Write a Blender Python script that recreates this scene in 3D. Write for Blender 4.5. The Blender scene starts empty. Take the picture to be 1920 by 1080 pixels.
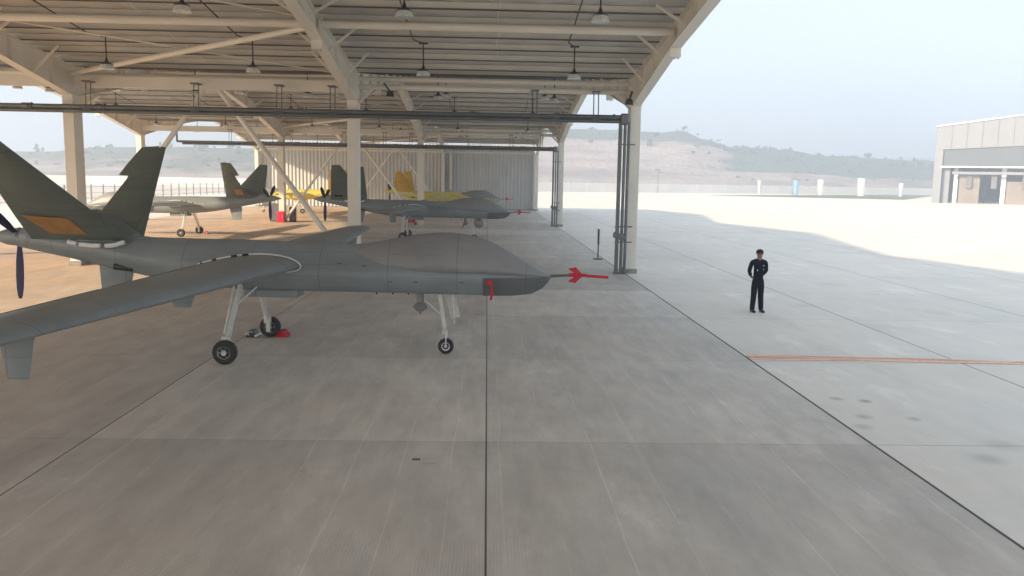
import bpy, bmesh, math, random
from mathutils import Vector, Matrix
random.seed(7)
R = math.radians
# ------------------------------------------------------------------ camera
scene = bpy.context.scene
CO = scene.collection
def set_camera():
    f, p, yw, r, h = 1566.9, .1293, .0312, .0177, 3.6
    F = Vector((math.sin(yw)*math.cos(p), math.cos(yw)*math.cos(p), -math.sin(p)))
    R0 = Vector((math.cos(yw), -math.sin(yw), 0)); U0 = R0.cross(F)
    X = R0*math.cos(r)+U0*math.sin(r); U = -R0*math.sin(r)+U0*math.cos(r)
    cd = bpy.data.cameras.new('camera'); cam = bpy.data.objects.new('camera', cd); CO.objects.link(cam)
    cd.sensor_width = 36; cd.lens = f/1920*36; cd.clip_start = .1; cd.clip_end = 6000
    M = Matrix((X, U, -F)).transposed().to_4x4(); M.translation = (0, 0, h)
    cam.matrix_world = M; scene.camera = cam
set_camera()
# ------------------------------------------------------------------ light
SUN = Vector((-15.15, -10.3, 7.8)).normalized()          # direction towards the sun
EL = math.asin(SUN.z)
world = bpy.data.worlds.new('World'); scene.world = world; world.use_nodes = True
wt = world.node_tree; bg = wt.nodes['Background']
sky = wt.nodes.new('ShaderNodeTexSky'); sky.sky_type = 'NISHITA'; sky.sun_disc = False
sky.sun_elevation = EL; sky.sun_rotation = math.atan2(SUN.x, SUN.y)
sky.air_density = 1.0; sky.dust_density = 2.4; sky.ozone_density = 1.2
hsv = wt.nodes.new('ShaderNodeHueSaturation'); hsv.inputs['Saturation'].default_value = .5; wt.links.new(sky.outputs[0], hsv.inputs['Color'])
mxw = wt.nodes.new('ShaderNodeMix'); mxw.data_type = 'RGBA'; mxw.inputs[0].default_value = .74        # thin even veil of cloud under the blue
mxw.inputs[7].default_value = (2.18, 2.52, 2.78, 1)
wt.links.new(hsv.outputs[0], mxw.inputs[6]); wt.links.new(mxw.outputs[2], bg.inputs[0]); bg.inputs[1].default_value = .125
sd = bpy.data.lights.new('sun', 'SUN'); sd.energy = 3.3; sd.angle = R(1.6); sd.color = (1, .78, .53)
so = bpy.data.objects.new('sun', sd); CO.objects.link(so); so.rotation_euler = SUN.to_track_quat('Z', 'Y').to_euler(); so.location = (-60, -40, 60)
scene.view_settings.view_transform = 'Standard'; scene.view_settings.look = 'None'
scene.view_settings.gamma = 1; scene.view_settings.exposure = 1.56
scene.render.engine = 'CYCLES'
scene.cycles.max_bounces = 10; scene.cycles.diffuse_bounces = 6; scene.cycles.volume_bounces = 1

# ------------------------------------------------------------------ materials
def mat(name, col, rough=.6, metal=0, noise=.0, scale=3., bump=0., stretch=(1, 1, 1), spec=.5, detail=5, col2=None, bscale=None):
    m = bpy.data.materials.new(name); m.use_nodes = True; nt = m.node_tree; b = nt.nodes['Principled BSDF']
    b.inputs['Base Color'].default_value = (*col, 1); b.inputs['Roughness'].default_value = rough
    b.inputs['Metallic'].default_value = metal; b.inputs['Specular IOR Level'].default_value = spec
    if noise or bump:
        tc = nt.nodes.new('ShaderNodeTexCoord'); mp = nt.nodes.new('ShaderNodeMapping'); mp.inputs['Scale'].default_value = stretch
        nt.links.new(tc.outputs['Object'], mp.inputs[0])
        n = nt.nodes.new('ShaderNodeTexNoise'); n.inputs['Scale'].default_value = scale; n.inputs['Detail'].default_value = detail
        nt.links.new(mp.outputs[0], n.inputs[0])
        if noise:
            rp = nt.nodes.new('ShaderNodeValToRGB'); rp.color_ramp.elements[0].position = .3; rp.color_ramp.elements[1].position = .7
            c2 = col2 or tuple(min(1, c*(1+noise)) for c in col)
            rp.color_ramp.elements[0].color = (*[c*(1-noise) for c in col], 1); rp.color_ramp.elements[1].color = (*c2, 1)
            nt.links.new(n.outputs[0], rp.inputs[0]); nt.links.new(rp.outputs[0], b.inputs['Base Color'])
            rr = nt.nodes.new('ShaderNodeMapRange'); rr.inputs[3].default_value = max(0, rough-.08); rr.inputs[4].default_value = min(1, rough+.1)
            nt.links.new(n.outputs[0], rr.inputs[0]); nt.links.new(rr.outputs[0], b.inputs['Roughness'])
        if bump:
            n2 = n
            if bscale:
                n2 = nt.nodes.new('ShaderNodeTexNoise'); n2.inputs['Scale'].default_value = bscale; nt.links.new(mp.outputs[0], n2.inputs[0])
            bp = nt.nodes.new('ShaderNodeBump'); bp.inputs['Strength'].default_value = bump; bp.inputs['Distance'].default_value = .02
            nt.links.new(n2.outputs[0], bp.inputs['Height']); nt.links.new(bp.outputs[0], b.inputs['Normal'])
    return m

class NT:
    """tiny node helper"""
    def __init__(s, m): s.t = m.node_tree; s.b = s.t.nodes['Principled BSDF']
    def n(s, typ, **kw):
        o = s.t.nodes.new(typ)
        for k, v in kw.items(): setattr(o, k, v)
        return o
    def l(s, a, b): s.t.links.new(a, b)
    def val(s, o, i, v):
        if hasattr(v, 'is_linked') or hasattr(v, 'links'): s.l(v, o.inputs[i])
        else: o.inputs[i].default_value = v
    def math(s, op, a, b=0., c=None, clamp=False):
        o = s.n('ShaderNodeMath', operation=op, use_clamp=clamp); s.val(o, 0, a); s.val(o, 1, b)
        if c is not None: s.val(o, 2, c)
        return o.outputs[0]
    def mix(s, f, a, b, blend='MIX'):
        o = s.n('ShaderNodeMix', data_type='RGBA', blend_type=blend); s.val(o, 0, f); s.val(o, 6, a); s.val(o, 7, b); return o.outputs[2]
    def noise(s, vec, scale, detail=4, rough=.55, mapscale=None):
        if mapscale:
            mp = s.n('ShaderNodeMapping'); mp.inputs['Scale'].default_value = mapscale; s.l(vec, mp.inputs[0]); vec = mp.outputs[0]
        o = s.n('ShaderNodeTexNoise'); s.l(vec, o.inputs[0]); o.inputs['Scale'].default_value = scale
        o.inputs['Detail'].default_value = detail; o.inputs['Roughness'].default_value = rough; return o.outputs[0]
    def ramp(s, f, lo, hi, a=0., b=1.):
        o = s.n('ShaderNodeMapRange'); s.val(o, 0, f); o.inputs[1].default_value = lo; o.inputs[2].default_value = hi
        o.inputs[3].default_value = a; o.inputs[4].default_value = b; return o.outputs[0]
    def line(s, x, period, phase, half):      # 1 on a line every `period`
        q = s.math('DIVIDE', s.math('SUBTRACT', x, phase), period)
        fr = s.math('SUBTRACT', q, s.math('ROUND', q))
        d = s.math('MULTIPLY', s.math('ABSOLUTE', fr), period)
        return s.math('LESS_THAN', d, half)

SX, SY, PX, PY = 5.42, 5.4, .03, .37        # slab grid of the hangar floor
def slab_material(name, base, blot, streaks, jx, jy, patchy, wet):
    m = bpy.data.materials.new(name); m.use_nodes = True; k = NT(m)
    tc = k.n('ShaderNodeTexCoord'); P = tc.outputs['Object']
    sp = k.n('ShaderNodeSeparateXYZ'); k.l(P, sp.inputs[0]); x, y = sp.outputs[0], sp.outputs[1]
    # tone of each slab
    ix = k.math('FLOOR', k.math('DIVIDE', k.math('SUBTRACT', x, PX), SX)); iy = k.math('FLOOR', k.math('DIVIDE', k.math('SUBTRACT', y, PY), SY))
    cb = k.n('ShaderNodeCombineXYZ'); k.l(ix, cb.inputs[0]); k.l(iy, cb.inputs[1])
    wn = k.n('ShaderNodeTexWhiteNoise'); wn.noise_dimensions = '2D'; k.l(cb.outputs[0], wn.inputs[0])
    tone = k.ramp(wn.outputs[0], 0, 1, 1-patchy, 1+patchy)
    if streaks: tone = k.math('MULTIPLY', tone, k.math('ADD', 1.0, k.math('MULTIPLY', k.line(y, 2*SY, PY+SY*.5, SY*.5), .045)))
    n1 = k.noise(P, .9, 7, .62, (1, .42, 1)); n2 = k.noise(P, .16, 3, .5); n3 = k.noise(P, 3.2, 7, .65, (1, .25, 1)); n4 = k.noise(P, 60, 3)
    f = k.math('ADD', k.math('MULTIPLY', k.math('SUBTRACT', n1, .5), blot*1.9), k.math('MULTIPLY', k.math('SUBTRACT', n2, .5), blot*1.3))
    f = k.math('ADD', f, k.math('MULTIPLY', k.math('SUBTRACT', n3, .5), blot*1.7))
    f = k.math('ADD', f, k.math('MULTIPLY', k.math('SUBTRACT', n4, .5), blot*.8))
    f = k.math('MULTIPLY', k.math('ADD', f, 1.0), tone)
    if streaks:    # screed marks: pale lines along the bay, broken up by noise
        wob = k.math('MULTIPLY', k.math('SUBTRACT', k.noise(P, .35, 2), .5), .16)
        xs = k.math('ADD', x, wob)
        st = k.line(xs, .62, .21, .011); brk = k.ramp(k.noise(P, .4, 5, .65, (2.2, .8, 1)), .40, .66)
        f = k.math('ADD', f, k.math('MULTIPLY', k.math('MULTIPLY', st, brk), streaks))
        fine = k.n('ShaderNodeTexWave', wave_type='BANDS', bands_direction='X'); k.l(P, fine.inputs[0]); fine.inputs['Scale'].default_value = 9.; fine.inputs['Distortion'].default_value = 1.2; fine.inputs['Detail'].default_value = 2
        fm = k.ramp(k.noise(P, .5, 3), .45, .65)
        f = k.math('ADD', f, k.math('MULTIPLY', k.math('MULTIPLY', k.math('SUBTRACT', fine.outputs[1], .5), fm), .16))
    # pale scuffs
    sc = k.ramp(k.noise(P, .8, 9, .7, (1, .45, 1)), .56, .74); f = k.math('ADD', f, k.math('MULTIPLY', sc, .26))
    dk = k.ramp(k.noise(P, .45, 7, .65, (1.6, .7, 1)), .54, .76); f = k.math('SUBTRACT', f, k.math('MULTIPLY', dk, .16))
    spt = k.ramp(k.noise(P, 1.7, 3, .5, (.6, 1.8, 1)), .73, .78); f = k.math('SUBTRACT', f, k.math('MULTIPLY', spt, .22))
    col = k.mix(1., (*base, 1), (1, 1, 1, 1), 'MULTIPLY')
    vm = k.n('ShaderNodeVectorMath', operation='SCALE'); k.l(col, vm.inputs[0]); k.l(f, vm.inputs['Scale'])
    warm = k.mix(k.ramp(k.noise(P, .3, 3), .35, .65), (1.0, 1.0, 1.0, 1), (1.02, .985, .955, 1))
    col = k.mix(1., vm.outputs[0], warm, 'MULTIPLY')
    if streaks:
        sun_tint = k.ramp(k.math('ADD', x, k.math('MULTIPLY', k.math('SUBTRACT', k.noise(P, .12, 4), .5), 14)), -7, -16)  # warm sunlit cast painted into the floor colour towards the left
        col = k.mix(k.math('MULTIPLY', sun_tint, .85), col, k.mix(1., col, (1.02, .77, .56, 1), 'MULTIPLY'))
    for px_, py_, r_, a_ in (() if streaks else ((5.97,13.69,.16,.4), (6.4,13.54,.14,.6), (5.95,12.6,.18,.35), (6.7,12.5,.16,.35), (5.7,12.05,.2,.3), (6.74,10.62,.3,.3), (7.3,11.2,.35,.22), (9.6,24.5,.5,.15), (12.5,30,.8,.15))):
        v = k.n('ShaderNodeVectorMath', operation='DISTANCE'); k.l(k.mix(.12, P, k.n('ShaderNodeTexNoise').outputs[1], 'ADD'), v.inputs[0]); v.inputs[1].default_value = (px_+.06, py_+.06, .06)
        col = k.mix(k.ramp(v.outputs['Value'], r_, r_*.2, 0, a_), col, (.12, .12, .11, 1))
    J = k.line(x, *jx); J2 = k.line(y, *jy[:3]); 
    col = k.mix(k.math('MULTIPLY', J, .85), col, (.02, .02, .022, 1)); col = k.mix(k.math('MULTIPLY', J2, jy[3]), col, (.03, .03, .03, 1))
    k.l(col, k.b.inputs['Base Color'])
    rg = k.ramp(n1, .3, .7, .62-wet, .78-wet*.4); k.l(rg, k.b.inputs['Roughness']); k.b.inputs['Specular IOR Level'].default_value = .35
    bp = k.n('ShaderNodeBump'); bp.inputs['Strength'].default_value = .25; bp.inputs['Distance'].default_value = .01; k.l(n3, bp.inputs['Height']); k.l(bp.outputs[0], k.b.inputs['Normal'])
    return m

M = {}
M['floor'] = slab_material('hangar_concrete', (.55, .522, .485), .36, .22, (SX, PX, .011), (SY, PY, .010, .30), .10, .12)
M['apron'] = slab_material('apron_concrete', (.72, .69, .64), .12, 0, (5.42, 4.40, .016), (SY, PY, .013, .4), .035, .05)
M['ground'] = mat('pale_ground', (.56, .50, .43), .9, noise=.12, scale=.08)
M['joint'] = mat('joint_sealant', (.03, .032, .035), .6)
M['steel'] = mat('cream_painted_steel', (.74, .70, .62), .45, noise=.06, scale=.8, bump=.02)
M['steeld'] = mat('purlin_steel', (.60, .58, .53), .4, noise=.08, scale=1.2)
M['lip'] = mat('dark_purlin_lip', (.10, .098, .09), .5, metal=.3, noise=.25, scale=2.)
M['sheet'] = mat('roof_sheet', (.55, .535, .50), .42, noise=.07, scale=.35, stretch=(1, 3, 1))
M['plinth'] = mat('grey_base_plate', (.26, .26, .25), .7, noise=.15, scale=6)
M['pipe'] = mat('galvanised_pipe', (.13, .14, .145), .35, metal=.4, noise=.15, scale=2)
M['wall'] = mat('pale_wall_panel', (.52, .53, .52), .45, noise=.05, scale=.5)
M['black'] = mat('black_plastic', (.02, .02, .022), .4, noise=.2, scale=9)
M['lampg'] = mat('lamp_shade_grey', (.62, .64, .62), .25, metal=.2, noise=.03, scale=3)
M['rubber'] = mat('tyre_rubber', (.022, .022, .022), .75, noise=.25, scale=20)
M['gear'] = mat('white_gear_paint', (.62, .62, .58), .4, noise=.1, scale=14)
M['metal'] = mat('wheel_metal', (.55, .56, .57), .35, metal=.6, noise=.1, scale=12)
M['red'] = mat('red_fabric', (.50, .012, .03), .7, noise=.2, scale=14)
M['blade'] = mat('propeller_paint', (.014, .018, .08), .5, noise=.2, scale=5, spec=.2)
M['seal'] = mat('silver_seal_tape', (.75, .76, .75), .3, noise=.05, scale=8)
M['white'] = mat('white_paint', (.78, .78, .76), .5, noise=.04, scale=3)
M['fenceg'] = mat('dark_fence_steel', (.12, .12, .15), .5, noise=.1, scale=5)
M['cable'] = mat('orange_cable', (.74, .42, .33), .5, noise=.1, scale=9)
M['cable2'] = mat('pale_cable', (.80, .58, .48), .5, noise=.1, scale=9)

# ------------------------------------------------------------------ mesh helpers
class MB:
    def __init__(s): s.b = bmesh.new()
    def box(s, c, size, rot=None, taper=1.):
        vs = []
        for z in (-.5, .5):
            k = taper if z > 0 else 1
            for x, y in ((-.5, -.5), (.5, -.5), (.5, .5), (-.5, .5)):
                v = Vector((x*size[0]*k, y*size[1]*k, z*size[2]))
                if rot: v = rot @ v
                vs.append(s.b.verts.new(v+Vector(c)))
        for q in ((3, 2, 1, 0), (4, 5, 6, 7), (0, 1, 5, 4), (1, 2, 6, 5), (2, 3, 7, 6), (3, 0, 4, 7)): s.b.faces.new([vs[i] for i in q])
        return s
    def span(s, a, b): # box from min to max
        a, b = Vector(a), Vector(b); return s.box((a+b)/2, b-a)
    def tube(s, pts, r, n=10, caps=True):
        pts = [Vector(p) for p in pts]; rr = r if isinstance(r, (list, tuple)) else [r]*len(pts); rings = []; prev = None
        for i, p in enumerate(pts):
            d = (pts[min(i+1, len(pts)-1)]-pts[max(i-1, 0)]).normalized()
            if prev is None: u = d.orthogonal().normalized()
            else: u = (prev-d*prev.dot(d)).normalized()
            prev = u; w = d.cross(u)
            rings.append([s.b.verts.new(p+(u*math.cos(2*math.pi*k/n)+w*math.sin(2*math.pi*k/n))*rr[i]) for k in range(n)])
        s._loft(rings, caps); return s
    def _loft(s, rings, caps=True):
        n = len(rings[0])
        for a, b in zip(rings, rings[1:]):
            for k in range(n): s.b.faces.new((a[k], a[(k+1) % n], b[(k+1) % n], b[k]))
        if caps: s.b.faces.new(rings[0][::-1]); s.b.faces.new(rings[-1])
    def loft(s, secs, caps=True):
        s._loft([[s.b.verts.new(p) for p in sec] for sec in secs], caps); return s
    def bar(s, a, b, w, h, up=(0, 0, 1)):    # rectangular bar a->b
        a, b = Vector(a), Vector(b); d = (b-a).normalized(); side = d.cross(Vector(up)).normalized(); u = side.cross(d)
        return s.loft([[p+side*w/2*i+u*h/2*j for i, j in ((-1, -1), (1, -1), (1, 1), (-1, 1))] for p in (a, b)])
    def prism(s, poly, axis, t0, t1):        # poly in the other two axes
        def P(q, t):
            return {'x': (t, q[0], q[1]), 'y': (q[0], t, q[1]), 'z': (q[0], q[1], t)}[axis]
        return s.loft([[P(q, t0) for q in poly], [P(q, t1) for q in poly]])
    def lathe(s, prof, c=(0, 0, 0), n=20, axis='z'):
        rings = []
        for r, t in prof:
            ring = []
            for k in range(n):
                a = 2*math.pi*k/n; u, v = r*math.cos(a), r*math.sin(a)
                q = {'z': (u, v, t), 'x': (t, u, v), 'y': (u, t, v)}[axis]; ring.append(s.b.verts.new(Vector(q)+Vector(c)))
            rings.append(ring)
        s._loft(rings); return s
    def build(s, name, m, parent=None, smooth=35, bevel=0, keep=None):
        me = bpy.data.meshes.new(name); bmesh.ops.recalc_face_normals(s.b, faces=s.b.faces); s.b.to_mesh(me); s.b.free()
        if smooth:
            for p in me.polygons: p.use_smooth = True
            me.set_sharp_from_angle(angle=R(smooth))
        me.materials.append(m); o = bpy.data.objects.new(name, me); CO.objects.link(o)
        if parent: o.parent = parent
        if bevel:
            bv = o.modifiers.new('bevel', 'BEVEL'); bv.width = bevel; bv.segments = 2; bv.limit_method = 'ANGLE'; bv.angle_limit = R(40)
        return o
def tag(o, label=None, cat=None, group=None, kind=None):
    if label: o['label'] = label
    if cat: o['category'] = cat
    if group: o['group'] = group
    if kind: o['kind'] = kind
    return o
def thing(name, label, cat, loc=(0, 0, 0), rz=0, group=None):
    o = bpy.data.objects.new(name, None); CO.objects.link(o); o.location = loc; o.rotation_euler = (0, 0, rz); o.empty_display_size = .3
    return tag(o, label, cat, group)
def copy_tree(o, parent=None):
    c = o.copy(); CO.objects.link(c)
    if parent: c.parent = parent
    for ch in list(o.children): copy_tree(ch, c)
    return c
def struct(o): o['kind'] = 'structure'; return o

# ------------------------------------------------------------------ ground
def sheet(name, x0, x1, y0, y1, z, m):
    b = MB(); v = [b.b.verts.new(p) for p in ((x0, y0, z), (x1, y0, z), (x1, y1, z), (x0, y1, z))]; b.b.faces.new(v)
    return struct(b.build(name, m, smooth=0))
XR = 5.45
sheet('ground', -2500, 2500, -600, 3000, -.008, M['ground'])
sheet('apron', XR, 215, -90, 300, 0, M['apron'])
sheet('service_apron', -52, -27.0, -90, 232, 0, M['apron'])
sheet('rear_apron', -27.0, XR, 99.6, 264, 0, M['apron'])
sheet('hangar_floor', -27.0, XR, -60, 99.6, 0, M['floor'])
jb = MB(); jb.span((XR-.018, -60, .0), (XR+.018, 99.6, .004)); struct(jb.build('joint_strip', M['joint'], smooth=0))
# small scuffs on the floor that have a shape of their own
sb = MB()
for cx, cy in ((-.87, 10.42),):
    for dx in (-.035, 0, .035): sb.span((cx+dx-.012, cy-.03, .0005), (cx+dx+.012, cy+.03, .006))
tag(sb.build('floor_anchor', M['black'], smooth=0), 'tiny dark metal floor plate set in the concrete left of the central joint', 'floor plate')

# ------------------------------------------------------------------ open hangar (portal frame canopy)
FX = [5.68, -5.2, -15.88, -26.58]; ROWY = [-9.0, .4, 33.0, 65.65, 98.3]  # first row: unseen roof end behind the camera, cut short to let sun in
SL = .11
hangar = thing('open_hangar', 'long open-sided aircraft canopy with cream steel columns, arched beams and a low gabled sheet roof', 'hangar', (-10.5, 33, 0))
def hp(mb, name, m, **k):
    o = mb.build(name, m, None, **k); o.parent = hangar; o.matrix_parent_inverse = Matrix.Translation(-hangar.location); return o
def sub(o, mb, name, m, **k):
    c = mb.build(name, m, None, **k); c.parent = o; c.matrix_parent_inverse = Matrix.Identity(4); return c
XL0, XR0 = -27.15, 5.86
# columns
for r, Y in enumerate(ROWY):
    if r == 0: continue
    for i, X in enumerate(FX):
        c = MB(); c.box((X, Y, 3.32), (.40, .72, 6.3)); 
        col = hp(c, 'column', M['steel'], bevel=.012, smooth=30)
        p = MB(); p.box((X, Y, .085), (.5, .84, .17)); sub(col, p, 'base_plate', M['plinth'], bevel=.01)
        q = MB(); q.box((X, Y, 6.48), (.46, .78, .03)); q.box((X, Y-.37, 6.62), (.05, .06, .1)); sub(col, q, 'cap_plate', M['steel'])
# rafters
def zs(d): return 7.56+SL*d          # underside of purlins at distance d from a column row
for b in range(1, 4):
    Y0, Y1 = ROWY[b], ROWY[b+1]; H = (Y1-Y0)/2
    for i, X in enumerate(FX):
        m = MB()
        lo = [(0, 6.45), (.36, 6.5), (6.9, 7.68), (H, zs(H)-.52)]; hi = [(0, zs(0)), (H, zs(H))]
        L = [(Y0+d, z) for d, z in lo]+[(Y1-d, z) for d, z in lo[::-1][1:]]
        U = [(Y0, zs(0)), (Y0+H, zs(H)), (Y1, zs(0))]
        m.prism(L+U[::-1], 'x', X-.008, X+.008)                    # web
        for a, c2 in zip(L, L[1:]): m.bar((X, a[0], a[1]-.012), (X, c2[0], c2[1]-.012), .34, .024)
        for a, c2 in zip(U, U[1:]): m.bar((X, a[0], a[1]-.014), (X, c2[0], c2[1]-.014), .30, .02)
        for d in (1.6, 4.2, 9.5, 12.5):
            zb = 6.5+(d-.36)*.1804 if d < 6.9 else zs(d)-.52
            for Yc in (Y0+d, Y1-d): m.box((X, Yc, (zb+zs(d))/2), (.28, .012, zs(d)-zb-.05))
        raf = hp(m, 'rafter', M['steel'], smooth=20)
        for d in (6.9,):                                            # bolted splices
            for Yc in (Y0+d, Y1-d):
                s_ = MB(); s_.box((X, Yc, 7.60+.26), (.34, .06, .95)); sub(raf, s_, 'splice_plate', M['steel'])
                s2 = MB()
                for dx in (-.1, 0, .1): s2.box((X+dx, Yc, 7.37), (.05, .12, .06))
                sub(raf, s2, 'bolts', M['metal'])
        # fly braces purlin -> lower flange
        for k, d in enumerate((2.9, 5.8, 8.7, 11.6, 14.5)):
            zb = 6.5+(d-.36)*.1804 if d < 6.9 else zs(d)-.52
            for Yc in (Y0+d, Y1-d):
                if Yc < 10: continue
                fb = MB()
                if i > 0: fb.bar((X+.12, Yc, zb+.04), (X+1.0, Yc, zs(d)+.02), .07, .07, (0, 1, 0))
                if i < 3: fb.bar((X-.12, Yc, zb+.04), (X-1.0, Yc, zs(d)+.02), .07, .07, (0, 1, 0))
                sub(raf, fb, 'fly_brace', M['steel'])
# purlins (Z sections) and roof sheets
for b in range(4):
    Y0, Y1 = ROWY[b], ROWY[b+1]; H = (Y1-Y0)/2
    n = 11
    for k in range(n):
        d = .75+k*1.45
        if d > H-.3: continue
        for Yc, sg in ((Y0+d, 1), (Y1-d, -1)):
            if Yc < 8: continue
            m = MB(); z = zs(d)
            m.span((XL0, Yc-.006, z+.01), (XR0-.03, Yc+.006, z+.20))
            m.span((XL0, Yc+.006, z+.19), (XR0-.03, Yc+.07, z+.20))
            pu = hp(m, 'purlin', M['steeld'], smooth=0)
            m = MB(); m.span((XL0, Yc-.075, z-.004), (XR0-.03, Yc+.006, z+.008)); m.span((XL0, Yc+.008, z-.02), (XR0-.03, Yc+.05, z+.02)); sub(pu, m, 'lower_lip', M['lip'], smooth=0)  # lip coloured much darker than the web, drawing a dark line along it
    for Ya, Yb, za, zb in (((Y0, Y0+H, zs(0), zs(H)), (Y0+H, Y1, zs(H), zs(0))) if b else ((Y0, Y1, zs(9.4), zs(0)),)):
        m = MB(); N = 110; pts = []
        for k in range(N+1):                                         # trapezoidal ribs running down the slope
            x = XL0+(XR0-XL0)*k/N; pts.append((x, .03 if (k % 4) in (1, 2) else 0.))
        for (xa, ha), (xb, hb) in zip(pts, pts[1:]):
            v = [m.b.verts.new(p) for p in ((xa, Ya, za+.205+ha), (xb, Ya, za+.205+hb), (xb, Yb, zb+.205+hb), (xa, Yb, zb+.205+ha))]; m.b.faces.new(v)
        bmesh.ops.remove_doubles(m.b, verts=m.b.verts, dist=1e-4)
        o = hp(m, 'roof_sheet', M['sheet'], smooth=0); sm = o.modifiers.new('thick', 'SOLIDIFY'); sm.thickness = .03; sm.offset = 1
    for xe, w in ((XR0+.015, .03), (XL0-.015, .03)):                 # verge trim
        m = MB()
        for Ya, Yb, za, zb in (((Y0, Y0+H, zs(0), zs(H)), (Y0+H, Y1, zs(H), zs(0))) if b else ((Y0, Y1, zs(9.4), zs(0)),)): m.bar((xe, Ya, za+.19), (xe, Yb, zb+.19), w, .16)
        hp(m, 'verge_trim', M['steel'], smooth=0)
    # round struts between frames near the quarter points
    for Yc in (Y0+7.0, Y1-7.0):
        if Yc < 10: continue
        for (xa, xb) in zip(FX[1:], FX):
            m = MB(); m.tube([(xa+.1, Yc, zs(7)-.22), (xb-.1, Yc, zs(7)-.22)], .115, 14); hp(m, 'strut_tube', M['steel'])
# row beams, wall braces
for r, Y in enumerate(ROWY[1:], 1):
    for i in range(3):
        xa, xb = FX[i+1]+.2, FX[i]-.2
        m = MB()
        if i == 0:
            m.tube([(xa, Y, 7.02), (xb, Y, 7.02)], .11, 12); m.tube([(xa, Y+.1, 7.34), (xb, Y+.1, 7.34)], .08, 12)
            hp(m, 'row_tube', M['steel'])
            for xx, dx in ((xb, -.55), (xa, .55)):
                k_ = MB(); k_.bar((xx+dx, Y, 7.0), (xx, Y, 6.42), .1, .12, (0, 1, 0)); hp(k_, 'knee_brace', M['steel'])
        else:
            m.span((xa, Y-.12, 6.80), (xb, Y+.12, 7.22)); hp(m, 'row_beam', M['steel'], bevel=.01)
        if i == 1 and r > 1:
            ax = (xa+xb)/2-.05
            g = MB(); g.box((ax, Y-.06, 6.9), (.9, .03, .5)); hp(g, 'gusset', M['steel'])
            for ex in (FX[2]+.25, FX[1]-.25):
                m = MB(); m.tube([(ax+(.25 if ex > ax else -.25), Y-.02, 6.85), (ex, Y-.02, .25)], .10, 14); hp(m, 'wall_brace', M['steel'])
# roof plane bracing: a big tube and a thin rod crossing in the second bay
for b in (1, 2, 3):
    Y1 = ROWY[b+1]; Y0 = ROWY[b]
    for Ya, Yb in ((Y1-.3, Y1-7.0), (Y0+.3, Y0+7.0)):
        if Yb < 8: continue
        m = MB(); m.tube([(FX[2]+.2, Ya, 7.28), (FX[1]-.15, Yb, zs(7)-.3)], .095, 14); hp(m, 'roof_brace', M['steel'])
        m = MB(); m.tube([(FX[2]+.2, Yb, zs(7)-.12), (FX[1]-.15, Ya, 7.42)], .028, 6); hp(m, 'tie_rod', M['steel'])
        m = MB(); m.tube([(FX[2]+.2, Yb*2-Ya, zs(13)-.1), (FX[1]-.15, Yb, zs(7)-.05)], .028, 6); hp(m, 'tie_rod', M['steel'])
# sag rods and conduits
for b in (1, 2):
    Y0, Y1 = ROWY[b], ROWY[b+1]
    for X in (.25, -10.5, -21.2):
        m = MB(); 
        for sg, Yr in ((1, Y0), (-1, Y1)):
            for k in range(10):
                d = .75+k*1.45
                if k % 1 == 0: m.tube([(X+.05*(k % 2), Yr+sg*d, zs(d)+.03), (X+.05*(k % 2), Yr+sg*(d+1.45), zs(d+1.45)+.16)], .009, 5)
        hp(m, 'sag_rods', M['white'])
# corrugated end wall
def corr(x0, x1, y, z0, z1, pitch, amp):
    m = MB(); n = int((x1-x0)/pitch*4); prev = None
    for k in range(n+1):
        x = x0+(x1-x0)*k/n; yy = y+(amp if (k % 4) in (1, 2) else 0)
        cur = [m.b.verts.new((x, yy, z0)), m.b.verts.new((x, yy, z1))]
        if prev: m.b.faces.new((prev[0], cur[0], cur[1], prev[1]))
        prev = cur
    return m
m = corr(FX[3], FX[0]-.2, 98.8, .12, 7.5, .42, .09); ew = hp(m, 'end_wall', M['wall'], smooth=0)
m = MB(); m.span((FX[3], 98.6, 0), (FX[0]-.2, 99.0, .12)); hp(m, 'wall_kerb', M['plinth'])
m = MB(); m.span((FX[3], 98.2, 6.5), (FX[0]-.2, 98.45, 6.72)); hp(m, 'wall_rail', M['steel'])
for X in (-4.2,):
    m = MB(); m.span((X-.25, 98.25, 2.3), (X+.05, 98.55, 6.4)); hp(m, 'drain_pipe', M['steel'], bevel=.03)

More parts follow.
